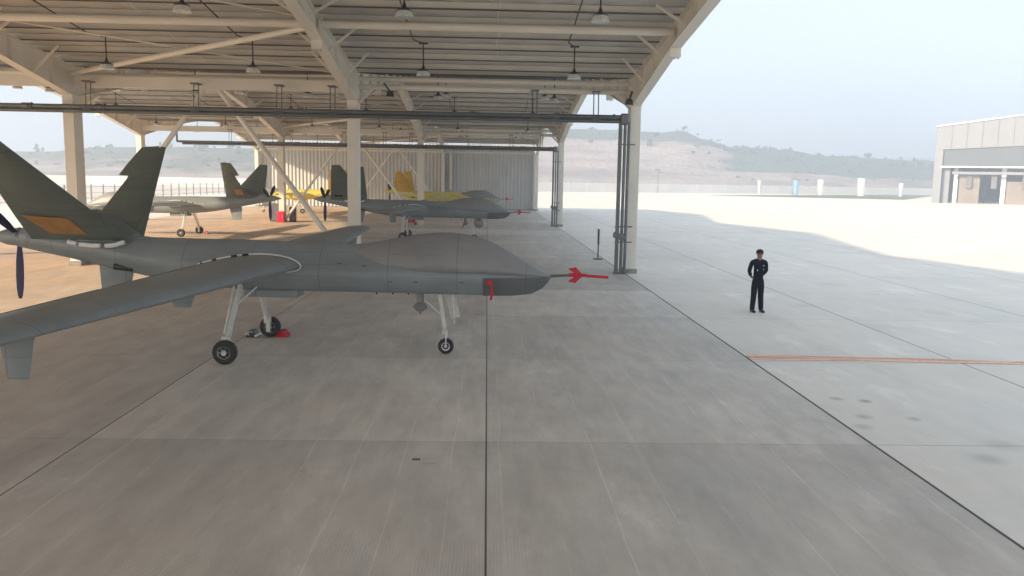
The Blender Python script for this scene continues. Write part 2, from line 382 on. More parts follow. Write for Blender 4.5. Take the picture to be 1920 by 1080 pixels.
# fire pipes on each row
def pipe_run(Y, xl, xr, label, left_up):
    t = thing('fire_pipe', label, 'pipe', ((xl+xr)/2, Y, 0)); T = Matrix.Translation(-t.location)
    def pp(mb, name, m=M['pipe']): o = mb.build(name, m); o.parent = t; o.matrix_parent_inverse = T; return o
    y = Y-.62
    m = MB(); m.tube([(xl, y, 6.02), (xr, y, 6.02)], .085, 14); pp(m, 'main_pipe')
    m = MB(); m.tube([(xl+.4, y+.02, 5.865), (xr-.1, y+.02, 5.865)], .075, 14); pp(m, 'return_pipe')
    m = MB(); m.box((xr-.02, y, 5.95), (.32, .3, .42)); m.tube([(xr-.5, y, 6.02), (xr-.35, y, 6.02)], .12, 12); pp(m, 'elbow').modifiers.new('b', 'BEVEL').width = .05
    for dx, rr in ((-.16, .075), (0.02, .06), (.17, .055)):
        m = MB(); m.tube([(xr+dx, y, 5.85), (xr+dx, y, .32), (xr+dx, y, .02)], rr, 12); dp = pp(m, 'down_pipe')
        f = MB(); f.tube([(xr+dx, y, 0.0), (xr+dx, y, .07)], rr*1.45, 12); c = f.build('foot_flange', M['pipe']); c.parent = dp
    m = MB()
    for z in (5.0, 1.85, 1.25): m.bar((xr-.25, y, z), (xr+.42, y, z), .05, .05)
    pp(m, 'clamp')
    for dx in (-.2, .02):
        m = MB(); m.lathe([(.03, -.13), (.13, -.12), (.13, -.09), (.03, -.07), (.03, .07), (.1, .08), (.1, .12), (.03, .13)], (xr+dx, y, 1.55 if dx < 0 else 1.42), 12, 'y'); m.box((xr+dx, y, 1.5), (.2, .2, .16)); pp(m, 'valve')
    for x in (-19.6, -15.0, -11.0, -7.9, -5.9, 1.75, 4.1):
        if x < xl: continue
        m = MB()
        for s in (-.09, .09): m.tube([(x+s, y, 5.9), (x+s, y+.1, 6.95)], .02, 6)
        m.box((x, y, 5.93), (.3, .26, .05)); m.box((x, y+.1, 6.95), (.3, .5, .05)); pp(m, 'hanger')
    for x in (-17.3, -14.6, -7.1, -.6, 2.6):
        if x < xl: continue
        m = MB(); m.tube([(x-.12, y, 6.02), (x+.12, y, 6.02)], .115, 12); m.tube([(x+.2, y, 6.02), (x+.24, y, 6.02)], .13, 12); pp(m, 'coupling')
    if left_up: m = MB(); m.tube([(xl, y, 6.02), (xl, y, 6.95)], .07, 12); pp(m, 'riser')
    return t
pipe_run(33.0, -22.5, 5.22, 'grey fire main across the first row of columns, dropping beside the nearest right column', False)
pipe_run(65.65, -23.6, 5.22, 'thinner-looking fire main across the second row of columns, bent upwards at its left end', True)

# ------------------------------------------------------------------ pendant lamps
def make_lamp():
    t = thing('pendant_lamp', '', 'lamp', (0, 0, 0), 0, 'bell-shaped lamps hanging under the canopy roof')
    m = MB(); m.tube([(0, 0, .16), (0, 0, 1.07)], .022, 8); m.build('stem', M['black'], t)
    m = MB(); m.lathe([(.03, .36), (.05, .28), (.09, .22), (.2, .17), (.205, .155), (.03, .155)], (0, 0, 0), 18); m.build('ballast_cap', M['black'], t)
    m = MB(); m.lathe([(.03, .15), (.19, .15), (.215, .09), (.235, .02), (.235, 0), (.2, .0), (.05, .03)], (0, 0, 0), 20); m.build('shade', M['lampg'], t)
    m = MB(); m.box((0, 0, 1.06), (.3, .1, .05)); m.build('bracket', M['black'], t)
    return t
proto = make_lamp(); first = True
LXS = [2.86, -2.2, -7.85, -12.65, -18.8, -23.7]; XN = ['rightmost', 'second from the right', 'third from the right', 'fourth from the right', 'fifth from the right', 'leftmost']
LYS = [22.3, 28.75, 37.25, 43.7, 54.95, 61.4, 69.9, 76.3, 87.6, 94.05]
YN = ['nearest', 'second', 'third', 'fourth', 'fifth', 'sixth', 'seventh', 'eighth', 'ninth', 'farthest']
for j, Y in enumerate(LYS):
    d = min(abs(Y-q) for q in ROWY)
    for i, X in enumerate(LXS):
        if Y < 30 and X < -17 and Y < 25: continue
        o = proto if first else copy_tree(proto); first = False
        zt = zs(d); o.location = (X, Y, zt-1.05)
        o['label'] = 'bell-shaped pendant lamp, %s in the %s line of lamps' % (XN[i], YN[j])
# dark conduits feeding the lamps
for i, X in enumerate(LXS):
    for (ya, yb) in ((17.5, 22.2), (22.5, 28.6), (44, 48.5), (55.2, 61.2)):
        ra = min(abs(ya-q) for q in ROWY); rb = min(abs(yb-q) for q in ROWY)
        m = MB(); m.tube([(X-.32, ya, zs(ra)-.03), (X-.28, yb-.6, zs(rb)+.0), (X-.02, yb, zs(rb)-.02)], .022, 6); hp(m, 'conduit', M['black'])

for (x, y, z, lab) in ((-3.75, 32.6, 6.75, 'black floodlight bracketed beside the head of the middle column'), (5.38, 32.5, 6.62, 'black floodlight bracketed beside the head of the nearest right column')):
    t = thing('floodlight', lab, 'floodlight', (x, y, z)); m = MB(); m.box((0, 0, 0), (.3, .22, .2), Matrix.Rotation(R(25), 3, 'X'), taper=.7); bd = m.build('housing', M['black'], t, bevel=.015)
    m = MB(); m.bar((0, 0, .08), (-.25 if x < 0 else .12, .1, .4), .05, .05); m.build('bracket', M['black'], t)
    m = MB(); m.box((0, -.05, -.12), (.22, .15, .03), Matrix.Rotation(R(25), 3, 'X')); m.build('lens', M['lampg'], bd)
# ------------------------------------------------------------------ drones
def dmat(name, c, rough=.42):
    m = mat(name, c, rough, noise=.10, scale=1.3, bump=.015, bscale=14); k = NT(m); L = k.b.inputs['Base Color'].links[0]; src = L.from_socket
    tc = k.n('ShaderNodeTexCoord'); P = tc.outputs['Object']; sp = k.n('ShaderNodeSeparateXYZ'); k.l(P, sp.inputs[0]); x, y, z = sp.outputs
    ln = k.math('MAXIMUM', k.line(x, 1.37, .31, .006), k.math('MULTIPLY', k.line(y, 1.45, .2, .006), k.math('GREATER_THAN', k.math('ABSOLUTE', y), .7)))
    hatch = k.math('MULTIPLY', k.line(z, .23, .02, .005), k.math('GREATER_THAN', k.noise(P, .9, 1, .5, (1, .1, .1)), .53)); ln = k.math('MAXIMUM', ln, k.math('MULTIPLY', hatch, .6))
    grime = k.ramp(k.noise(P, 2.2, 8, .7, (.35, 1, 1.6)), .45, .75, 0, .22); c1 = k.mix(grime, src, (.07, .07, .06, 1)); dust = k.ramp(k.noise(P, 5., 6, .7, (.6, 1, .6)), .58, .8, 0, .16); c1 = k.mix(dust, c1, (.42, .41, .37, 1))
    k.l(k.mix(k.math('MULTIPLY', ln, .55), c1, (.03, .032, .03, 1)), k.b.inputs['Base Color']); return m
GREY = dict(body=dmat('grey_green_paint', (.218, .254, .272)), radome=dmat('radome_paint', (.235, .235, .24)), lower=dmat('nose_panel_paint', (.12, .13, .14)), tail=dmat('tail_paint', (.125, .158, .145)), mark=mat('ochre_panel', (.42, .215, .07), .55, noise=.15, scale=5, detail=8))
YEL = dict(body=dmat('yellow_primer', (.70, .60, .13)), radome=GREY['radome'], lower=dmat('primer_grey', (.40, .42, .38)), tail=dmat('orange_primer', (.74, .46, .03)), mark=dmat('orange_primer_patch', (.74, .42, .03)))
def sect(x, zt, zc, zb, w, wb, n=1.5, N=12):
    pts = []
    for k in range(N+1):                      # upper arc from +w over the top to -w
        a = math.pi*k/N; c, s = math.cos(a), math.sin(a)
        pts.append((x, w*math.copysign(abs(c)**(2/n), c), zc+(zt-zc)*abs(s)**(2/n)))
    low = [(-1, 0), (-.55, .42), (-.0, .8), (1, 1)]
    h = zc-zb
    pts += [(x, -w+(w-wb)*.25, zc-h*.35), (x, -wb, zc-h*.8), (x, -wb*.75, zb+h*.02), (x, 0, zb), (x, wb*.75, zb+h*.02), (x, wb, zc-h*.8), (x, w-(w-wb)*.25, zc-h*.35)]
    return pts
FUS = [(-4.62, 2.43, 2.24, 2.06, .20, .13), (-4.2, 2.45, 2.22, 1.98, .26, .17), (-3.5, 2.43, 2.14, 1.85, .37, .25), (-2.87, 2.36, 2.06, 1.72, .45, .31), (-1.9, 2.30, 1.92, 1.53, .53, .38), (-.95, 2.29, 1.80, 1.38, .57, .42),
       (0, 2.29, 1.72, 1.30, .60, .45), (1.28, 2.26, 1.67, 1.29, .61, .45), (2.7, 2.24, 1.66, 1.29, .60, .44), (4.0, 2.12, 1.655, 1.28, .56, .40), (4.93, 1.98, 1.65, 1.27, .48, .33), (5.5, 1.86, 1.65, 1.27, .38, .25), (5.9, 1.76, 1.65, 1.31, .26, .17), (6.12, 1.70, 1.65, 1.42, .16, .09), (6.30, 1.655, 1.65, 1.61, .05, .03)]
def interp(x, col):
    for a, b in zip(FUS, FUS[1:]):
        if a[0] <= x <= b[0]: t = (x-a[0])/(b[0]-a[0]); return a[col]+(b[col]-a[col])*t
    return FUS[-1][col]
def airfoil(chord, thick, N=9):
    up = []; lo = []
    for k in range(N+1):
        u = (1-math.cos(math.pi*k/N))/2
        t = 5*thick*(.2969*math.sqrt(u)-.126*u-.3516*u*u+.2843*u**3-.1015*u**4); cm = .035*4*u*(1-u)
        up.append((-u*chord, (t+cm)*chord)); lo.append((-u*chord, (-t+cm)*chord))
    return up+lo[::-1][1:-1]
WRX, WRC, WTX, WTC = 1.32, 2.0, .70, .95      # wing: leading edge x and chord at root / tip
def wing_pt(s, y):                             # s = +-1 side, y from root .5 to 10.25
    t = (y-.5)/9.75; return WRX+(WTX-WRX)*t, WRC+(WTC-WRC)*t, 1.82+.014*(y-.5)
def make_drone(name, label, pal, loc, rz, red_covers=True, group=None, tag_tail=True):
    t = thing(name, label, 'drone', loc, rz, group)
    def part(mb, nm, m, **k): return mb.build(nm, m, t, **k)
    m = MB(); m.loft([sect(*s) for s in FUS]); fus = part(m, 'fuselage', pal['body'], smooth=38)
    # lower nose panel slightly proud
    m = MB(); secs = []
    for x in (4.93, 5.5, 5.9, 6.12, 6.25):
        zc, zb, w, wb = interp(x, 2), interp(x, 3), interp(x, 4)+.012, interp(x, 5)+.012; h = zc-zb
        secs.append([(x, w, zc), (x, w-(w-wb)*.25, zc-h*.35), (x, wb, zc-h*.8), (x, wb*.75, zb+h*.02-.012), (x, 0, zb-.012), (x, -wb*.75, zb+h*.02-.012), (x, -wb, zc-h*.8), (x, -w+(w-wb)*.25, zc-h*.35), (x, -w, zc), (x, 0, zc)])
    m.loft(secs); m.build('nose_panel', pal['lower'], fus, smooth=38)
    # bulged radome
    HUMP = [(2.0, 2.16, .30), (2.45, 2.255, .42), (2.9, 2.33, .50), (3.32, 2.42, .555), (3.75, 2.50, .58), (4.3, 2.535, .575), (4.84, 2.44, .52), (5.2, 2.29, .455), (5.55, 2.08, .375), (5.93, 1.86, .265), (6.15, 1.74, .16), (6.31, 1.665, .045)]
    m = MB(); secs = []
    for x, zt, w in HUMP:
        z0 = 1.655 if x > 3.6 else 1.655+(3.6-x)*.12
        secs.append([(x, w*math.copysign(abs(math.cos(a))**.88, math.cos(a)), z0+(zt-z0)*max(0, math.sin(a))**.95) for a in [math.pi*k/14 for k in range(15)]])
    m.loft(secs); r_ = part(m, 'radome', pal['radome'], smooth=50)
    sbv = r_.modifiers.new('s', 'SUBSURF'); sbv.levels = sbv.render_levels = 1
    # engine cowl ring and spinner, propeller
    m = MB(); m.lathe([(.14, -4.52), (.205, -4.515), (.235, -4.46), (.25, -4.3), (.22, -4.1), (.1, -3.95)], (0, 0, 2.25), 24, 'x'); part(m, 'cowl', pal['body'])
    m = MB(); m.lathe([(.004, -5.34), (.06, -5.2), (.115, -5.02), (.165, -4.86), (.195, -4.60), (.1, -4.53)], (0, 0, 2.25), 20, 'x'); part(m, 'spinner', pal['body'])
    for a in (R(-90-4), R(30-4), R(150-4)):
        m = MB(); secs = []
        for rr, ch, tw in ((.08, .11, 82), (.25, .13, 80), (.5, .19, 78), (.8, .21, 76), (1.05, .19, 74), (1.2, .14, 72), (1.27, .09, 72)):
            pf = []
            for u, th in ((-.5, 0), (-.2, .055), (.2, .05), (.5, 0), (.2, -.02), (-.2, -.02)):
                q = Vector((u*ch*math.sin(R(tw))+th*ch*math.cos(R(tw)), u*ch*math.cos(R(tw))-th*ch*math.sin(R(tw)), rr))
                pf.append(Vector((0, 0, 2.25))+Matrix.Rotation(a+math.pi/2-math.pi, 3, 'X') @ q + Vector((-4.63, 0, 0)))
            secs.append(pf)
        m.loft(secs); part(m, 'propeller_blade', M['blade'])
    # wings
    for s in (-1, 1):
        m = MB(); secs = []
        for y in (.35, .5, 1.5, 4, 7, 9.6, 10.1, 10.25):
            le, ch, z = wing_pt(s, y); th = .15 if y < 9.9 else (.12 if y < 10.2 else .05)
            if y > 9.8: ch2 = ch*(.9 if y < 10.2 else .7)
            else: ch2 = ch
            secs.append([(le+px-(ch-ch2)*.4, s*y, z+pz) for px, pz in airfoil(ch2, th)])
        if s < 0: secs = [q[::-1] for q in secs]
        m.loft(secs); w = part(m, 'wing', pal['body'], smooth=40)
        # sealing strip round the wing root
        le, ch, z = wing_pt(s, .62); af = airfoil(ch*1.035, .165, 14)
        pts = [(le+.035+px, s*(.63), z+pz) for px, pz in af[:15]]
        m = MB(); m.tube(pts, .017, 6); m.tube([(le+.035+px, s*.63, z+pz) for px, pz in [af[0]]+af[-1:-8:-1]], .014, 6); sl = m.build('root_seal', M['seal'], w)
        m = MB()
        for k in (7, 8, 10, 12): q0, q1 = Vector(pts[k]), Vector(pts[k+1] if k+1 < len(pts) else pts[k]); m.tube([q0, q0+(q1-q0)*.55], .02, 6)
        m.build('seal_gap', M['black'], w)
        for yy, hgt, c0 in ((4.3, .24, .42), (8.3, .46, .38)):
            le, ch, z = wing_pt(s, yy); m = MB()
            m.loft([[(le-.35*ch+c*.5*k, s*yy+o2*tk, zz) for c, o2 in ((1, 0), (.5, 1), (-.6, .8), (-1, 0), (-.6, -.8), (.5, -1))] for k, tk, zz in ((c0*1.2, .05, z-.01), (c0*1.0, .04, z-.08-.1*hgt), (c0*.62, .028, z-.08-hgt))])
            m.build('pylon', pal['body'], w)
        # dark flap hinge line, aileron gap
        m = MB()
        for ya, yb in ((1.0, 5.2), (5.6, 9.4)):
            a0, c0_, z0 = wing_pt(s, ya); a1, c1_, z1 = wing_pt(s, yb)
            m.bar((a0-.76*c0_, s*ya, z0+.065*c0_), (a1-.76*c1_, s*yb, z1+.065*c1_), .014, .008)
        m.build('flap_line', M['black'], w, smooth=0)
    # V tail
    for s in (-1, 1):
        if s > 0: te = [(0, -3.75), (.28, -3.42), (.62, -3.32), (.66, -3.33), (.665, -3.56), (.82, -3.52), (1, -3.44)]
        else:     te = [(0, -4.22), (.25, -4.1), (.45, -3.98), (.6, -3.88), (.665, -3.86), (.82, -3.76), (1, -3.62)]
        m = MB(); secs = []
        for q, tx in te:
            lx = -2.18+((-2.86 if s > 0 else -3.13)+2.18)*q; y = .26+(3.05-.26)*q; z = 2.24+(4.20-2.24)*q; ch = lx-tx
            nrm = Vector((0, -s*(4.2-2.24), 3.05-.26)).normalized()
            prof = []
            for u, th in ((0, 0), (.06, .045), (.3, .075), (.6, .05), (1, .006), (1, -.006), (.6, -.05), (.3, -.075), (.06, -.045)):
                prof.append(Vector((lx-u*ch, s*y, z))+nrm*th*1.0*(1-.4*q))
            secs.append(prof if s > 0 else prof[::-1])
        m.loft(secs); fn = part(m, 'tail_fin', pal['tail'], smooth=30)
        if s > 0:
            a = MB(); a.tube([(-2.98, s*3.0, 4.15), (-2.98, s*3.0, 4.34)], .016, 6); a.build('fin_aerial', M['metal'], fn)
        if tag_tail:                                                # ochre painted panel low on the outer face
            nrm = Vector((0, s*(4.2-2.24), -(3.05-.26))).normalized()
            def fp(x, q): return Vector((x, s*(.26+2.79*q), 2.24+1.96*q))+nrm*.073
            m = MB(); th = nrm*.004
            A = [fp(-2.90, .10), fp(-3.62, .10), fp(-3.88, .29), fp(-3.02, .27)]
            if s > 0: A = [fp(-2.9, .13), fp(-3.35, .13), fp(-3.36, .3), fp(-2.95, .3)]
            m.loft([[p for p in A], [p+th for p in A]]); m.build('fin_panel', pal['mark'], fn, smooth=0)
    # intake box between the fins with its dark inlet
    m = MB(); m.loft([[(x, y, z) for y, z in ((-w, 2.2), (-w*.95, zt-.1), (-w*.6, zt), (w*.6, zt), (w*.95, zt-.1), (w, 2.2))] for x, zt, w in ((-3.95, 2.44, .2), (-3.4, 2.78, .33), (-3.1, 2.84, .38), (-2.75, 2.74, .38), (-2.5, 2.55, .36), (-2.2, 2.36, .3))])
    nc = part(m, 'air_intake', pal['tail'], smooth=40, bevel=.02)
    m = MB(); m.lathe([(.02, 0), (.085, 0), (.1, .015), (.085, .03), (.02, .03)], (-2.74, -.395, 2.50), 16, 'y'); m.build('inlet', M['black'], nc)
    m = MB(); m.bar((-2.35, 0, 2.30), (-2.0, 0, 2.28), .3, .04); m.build('fairing_lip', pal['body'], nc)
    # silver tape at the near fin root
    for q in (((-3.42, -.36, 2.20), (-3.22, -.40, 2.165)), ((-3.16, -.41, 2.16), (-2.9, -.44, 2.14), (-2.72, -.45, 2.14)), ((-2.62, -.45, 2.14), (-2.42, -.45, 2.16), (-2.25, -.42, 2.22))):
        m = MB(); m.tube(q, .048, 8); m.build('root_tape', M['seal'], fus)
    # ventral fin
    m = MB(); m.loft([[(x0, y, z), (x0-.1, y+.035, z), (x1, y, z), (x0-.1, y-.035, z)] for x0, x1, y, z in ((-2.25, -3.0, 0, 1.72), (-2.42, -2.95, 0, .95))]); part(m, 'ventral_fin', pal['body'])
    m = MB(); m.tube([(-2.2, -.34, 1.68), (-2.5, -.36, 1.72)], [.05, .07], 10); m.tube([(-2.18, -.34, 1.68), (-2.14, -.34, 1.68)], .06, 12); part(m, 'exhaust', M['black'])
    # belly fairings, blade aerial, small vents
    m = MB(); m.box((.62, 0, 1.22), (1.1, .5, .16)); part(m, 'belly_fairing', pal['body'], bevel=.02)
    m = MB(); m.loft([[(x0, .02, z), (x0-.04, -.02, z), (x1, -.02, z), (x1+.03, .02, z)] for x0, x1, z in ((3.70, 3.55, 1.3), (3.70, 3.56, 1.08))]); m.lathe([(.01, .86), (.09, .9), (.16, .96), (.13, 1.02), (.05, 1.08)], (3.63, 0, 0), 16); m.lathe([(.02, .82), (.02, .87)], (3.63, 0, 0), 8); part(m, 'turret_aerial', pal['radome'])
    for x in (2.75, 3.08, 3.4): m = MB(); m.box((x, -.1, 1.265), (.03, .02, .07)); part(m, 'drain_mast', M['black'])
    for x, z in ((-1.1, 1.66), (-.9, 1.62), (2.1, 1.9), (2.6, 1.86), (3.1, 1.55), (3.6, 1.55), (4.5, 1.55)):
        yy = -interp(x, 4)*(.93 if z < 1.8 else .99)-.004; m = MB(); m.box((x, yy, z), (.09, .01, .018)); m.build('latch', M['black'], fus, smooth=0)
    # panel line along the chine
    # main gear
    for s in (-1, 1):
        g = MB(); g.tube([(.12, s*.55, 1.42), (.06, s*1.27, .40)], [.055, .045], 12); g.tube([(.02, s*.62, 1.45), (.0, s*1.2, .55)], .02, 8)
        g.box((.06, s*1.27, .43), (.14, .12, .18)); g.box((.07, s*1.28, .28), (.09, .06, .28)); leg = part(g, 'main_gear_leg', M['gear'], bevel=.008)
        g = MB(); g.tube([(.42, s*.5, 1.38), (.1, s*.85, 1.05)], .018, 8); g.tube([(.10, s*.75, 1.12), (.13, s*1.2, .5)], .013, 6); g.build('gear_stay', M['metal'], leg)
        tire = MB(); yw_ = s*1.40; tire.lathe([(.12, -.07), (.19, -.085), (.225, -.06), (.235, 0), (.225, .06), (.19, .085), (.12, .07)], (.08, yw_, .235), 28, 'y'); ty = part(tire, 'main_wheel', M['rubber'])
        rim = MB(); rim.lathe([(.02, -.075), (.05, -.08), (.07, -.05), (.10, -.055), (.125, -.078), (.125, .078), (.10, .055), (.07, .05), (.05, .08), (.02, .075)], (.08, yw_, .235), 24, 'y')
        for k in range(6):
            a = k*math.pi/3; rim.box((.08+.085*math.cos(a), yw_, .235+.085*math.sin(a)), (.03, .14, .03), Matrix.Rotation(-a, 3, 'Y'))
        rim.build('rim', M['metal'], ty, smooth=30)
    # nose gear
    g = MB(); g.tube([(4.02, 0, 1.3), (4.13, 0, .55), (4.17, 0, .36)], [.05, .04, .03], 10); g.box((4.14, 0, .47), (.1, .12, .1)); g.tube([(4.17, -.055, .42), (4.16, -.055, .18)], .016, 8); g.tube([(4.17, .055, .42), (4.16, .055, .18)], .016, 8); g.tube([(4.17, -.06, .42), (4.17, .06, .42)], .02, 8)
    ng = part(g, 'nose_gear_leg', M['gear'], bevel=.006)
    g = MB(); g.tube([(3.72, 0, 1.12), (4.08, 0, .8)], .022, 8); g.tube([(4.28, .05, 1.25), (4.33, .05, .62)], .018, 8); g.tube([(3.98, -.16, .53), (4.32, -.16, .55)], .012, 6); g.tube([(4.2, 0, .34), (4.33, -.02, .27)], .014, 6); g.build('gear_stay', M['metal'], ng)
    g = MB(); g.loft([[(x, y, z) for x, y in ((-.12, 0), (.12, 0), (.12, .012), (-.12, .012))] for z in (0, 1)]) if False else None
    d_ = MB(); d_.bar((4.22, .16, 1.27), (4.34, .2, .72), .02, .2, (1, 0, 0)); d_.build('gear_door', M['gear'], ng)
    tire = MB(); tire.lathe([(.08, -.045), (.13, -.055), (.155, -.04), (.165, 0), (.155, .04), (.13, .055), (.08, .045)], (4.16, 0, .165), 24, 'y'); ty = part(tire, 'nose_wheel', M['rubber'])
    rim = MB(); rim.lathe([(.02, -.05), (.05, -.04), (.088, -.05), (.088, .05), (.05, .04), (.02, .05)], (4.16, 0, .165), 20, 'y'); rim.build('rim', M['metal'], ty)
    # pitot boom
    g = MB(); g.tube([(6.22, 0, 1.655), (6.75, 0, 1.69)], [.034, .024], 8); part(g, 'pitot_boom', M['pipe'])
    return t
drones = []
D0 = make_drone('drone', 'nearest grey-green drone aircraft with a V tail, ochre fin panel and red-covered nose probe', GREY, (-4.97, 17.2, 0), R(-3))
D3 = make_drone('drone', 'grey drone aircraft in the second bay facing right, its V tail beside the middle column', GREY, (-4.9, 49.6, 0), R(-1), tag_tail=False)
D2 = make_drone('drone', 'grey drone aircraft in the second bay facing left, sunlit flank and ochre fin panel', GREY, (-17.35, 49.7, 0), R(178))
D4 = make_drone('drone', 'yellow primer drone aircraft with orange V tail before the far wall, grey nose dome', YEL, (-4.9, 82.3, 0), R(-1), tag_tail=False)
D5 = make_drone('drone', 'yellow-painted drone aircraft facing left in the farthest bay, mostly hidden behind the grey ones', YEL, (-17.6, 82.3, 0), R(180), tag_tail=False)

m = MB(); m.lathe([(.02, .70), (.14, .74), (.25, .84), (.29, .98), (.25, 1.12), (.15, 1.2), (.13, 1.3)], (4.42, 0, 0), 20); m.build('sensor_ball', GREY['radome'], D3)
m = MB(); m.tube([(-3.45, -.72, 2.46), (-3.95, -.72, 2.46)], .06, 8); m.build('vent_slot', M['black'], D3)
def local_thing(name, label, cat, D, x, y, z, group=None):
    p = D.location + Matrix.Rotation(D.rotation_euler.z, 3, 'Z') @ Vector((x, y, z)); return thing(name, label, cat, p, D.rotation_euler.z, group)
# red fabric covers
for D, lab in ((D0, 'nearest grey drone'), (D3, 'grey drone in the second bay'), (D4, 'yellow drone')):
    t = local_thing('probe_cover', 'red arrow-flapped probe cover on the %s' % lab, 'cover', D, 6.6, 0, 1.69)
    m = MB(); m.tube([(.05, 0, 0), (.2, 0, 0), (.42, 0, 0)], [.034, .045, .03], 8); m.build('sleeve', M['red'], t)
    m = MB(); m.bar((.40, 0, -.01), (.86, -.02, -.03), .07, .055, (0, 0, 1)); m.build('ribbon', M['red'], t)
    for s in (-1, 1):
        m = MB(); m.loft([[(x, y, s*z) for x, z in ((.34, .01), (.20, .015), (.04, .13), (.19, .165))] for y in (-.008, .008)]); m.build('flap', M['red'], t, smooth=0)
t = local_thing('intake_tag', 'red remove-before-flight streamer hanging from the nose side of the nearest drone', 'streamer', D0, 5.08, -.5, 1.56)
m = MB(); m.box((-.02, -.02, .0), (.12, .03, .09)); m.build('cap', M['red'], t, bevel=.012)
m = MB(); m.loft([[(x-.025, -.03, z), (x+.025, -.03, z), (x+.025, -.018, z), (x-.025, -.018, z)] for x, z in ((.01, .03), (.04, -.08), (.045, -.2), (.03, -.27), (.02, -.34))]); m.build('ribbon', M['red'], t, smooth=0)
t = local_thing('gear_streamer', 'small red streamer beside the nose gear of the grey drone in the second bay', 'streamer', D3, 3.6, -.1, 1.2)
m = MB(); m.bar((0, 0, 0), (-.12, -.05, -.5), .02, .06); m.build('ribbon', M['red'], t)
# chocks
def chock(label, D, x, y, m1, m2):
    t = local_thing('wheel_chock', label, 'chock', D, x, y, 0, 'wheel chocks')
    b = MB(); b.prism([(-.13, 0), (.13, 0), (.05, .15), (-.05, .15)], 'y', -.14, .14); b.build('block', m1, t, bevel=.01)
    b = MB(); b.tube([(-.1, -.15, .08), (-.1, .15, .08)], .03, 8); b.tube([(.1, -.15, .04), (.1, .15, .04)], .03, 8); b.tube([(-.05, -.16, .05), (-.05, -.16, .13), (.05, -.16, .13)], .015, 6); b.build('strap', m2, t)
chock('dark metal wheel chock with white rails behind the far main wheel of the nearest drone', D0, -.32, 1.42, M['black'], M['metal'])
chock('flat red wheel chock in front of the far main wheel of the nearest drone', D0, .33, 1.5, M['red'], M['red'])
chock('red chock beside the right wheel of the left-facing drone in the second bay', D2, -.35, -1.3, M['red'], M['gear'])
# ------------------------------------------------------------------ equipment
t = thing('cabinet', 'tall dark grey equipment cabinet beside the red box at the column of the second row', 'cabinet', (-16.5, 66.0, 0))
m = MB(); m.box((0, 0, .72), (.85, .5, 1.4)); bd = m.build('body', M['fenceg'], t, bevel=.02)
m = MB(); m.box((0, -.265, .72), (.76, .02, 1.28)); dr = m.build('door', M['fenceg'], t, bevel=.006)
m = MB(); m.box((.3, -.285, .75), (.03, .02, .18)); m.build('handle', M['metal'], dr)
t = thing('cabinet', 'narrow dark cabinet right of the red box near the second row of columns', 'cabinet', (-15.2, 66.1, 0))
m = MB(); m.box((0, 0, .58), (.5, .4, 1.16)); m.build('body', M['black'], t, bevel=.06); m = MB(); m.box((0, -.21, .6), (.4, .02, .9)); m.build('door', M['fenceg'], t)
t = thing('fire_box', 'bright red fire extinguisher box between two dark cabinets', 'box', (-15.85, 65.6-.6, 0))
m = MB(); m.box((0, 0, .42), (.52, .35, .84)); m.build('body', mat('red_paint', (.62, .01, .04), .4, noise=.08, scale=4), t, bevel=.015)
m = MB(); m.box((0, -.185, .42), (.44, .02, .74)); dr = m.build('door', mat('red_door', (.70, .015, .06), .35, noise=.08, scale=4), t, bevel=.005); m = MB(); m.box((.14, -.205, .45), (.03, .02, .12)); m.build('handle', M['metal'], dr)
t = thing('extinguisher_cart', 'small red fire extinguisher cart below the fuselage of the second-bay drone', 'extinguisher', (-5.85, 64.6, 0))
m = MB(); m.lathe([(.02, .12), (.14, .14), (.15, .2), (.15, .55), (.1, .64), (.03, .68)], (-.14, 0, 0), 16); m.lathe([(.02, .12), (.14, .14), (.15, .2), (.15, .55), (.1, .64), (.03, .68)], (.18, 0, 0), 16); m.build('bottle', M['red'], t)
m = MB(); m.tube([(-.3, -.1, .08), (-.3, .15, .08)], .08, 12); m.tube([(.34, -.1, .08), (.34, .15, .08)], .08, 12); m.build('wheel', M['rubber'], t)
m = MB(); m.tube([(-.3, .12, .08), (-.3, .16, .75), (.34, .16, .75), (.34, .12, .08)], .015, 6); m.build('frame', M['red'], t)
t = thing('crate', 'small cream crate beside the red extinguisher cart', 'crate', (-5.1, 64.6, 0))
m = MB(); m.box((0, 0, .2), (.5, .35, .38)); m.build('body', mat('cream_crate', (.55, .5, .38), .6, noise=.1, scale=5), t, bevel=.02); m = MB(); m.box((0, 0, .41), (.54, .39, .05)); m.build('lid', M['plinth'], t, bevel=.01)
# marker post by the apron edge
t = thing('marker_post', 'short black marker post with white-edged board on a flat base at the apron joint', 'post', (5.15, 38.4, 0))
m = MB(); m.lathe([(.02, 0), (.24, 0), (.24, .04), (.06, .07), (.02, .07)], n=20); m.build('base', M['black'], t)
m = MB(); m.tube([(0, 0, .05), (0, 0, .72)], .03, 8); m.build('pole', M['black'], t)
m = MB(); m.box((0, 0, 1.04), (.15, .03, .76)); m.build('board', M['white'], t, bevel=.01); m = MB(); m.box((0, -.02, 1.04), (.075, .02, .70)); m.build('board_face', M['black'], t)
# cables on the apron
random.seed(3)
for k in range(4):
    m = MB(); pts = []; y = 17.05-.09*k
    for j in range(60):
        x = XR+.02+j*.42; y2 = 17.06-.085*k-.055*(x-XR)*.9+.05*math.sin(j*.33+k*1.7)+.03*math.sin(j*.9+k); pts.append((x, y2, .018))
    m.tube(pts, .016, 6)
    tag(m.build('cable', M['cable'] if k % 2 == 0 else M['cable2']), ['deep orange cable at the far side', 'pale cable second', 'orange cable third', 'pale cable at the near side'][k]+' of the four lying across the apron', 'cable', 'cables lying across the apron')

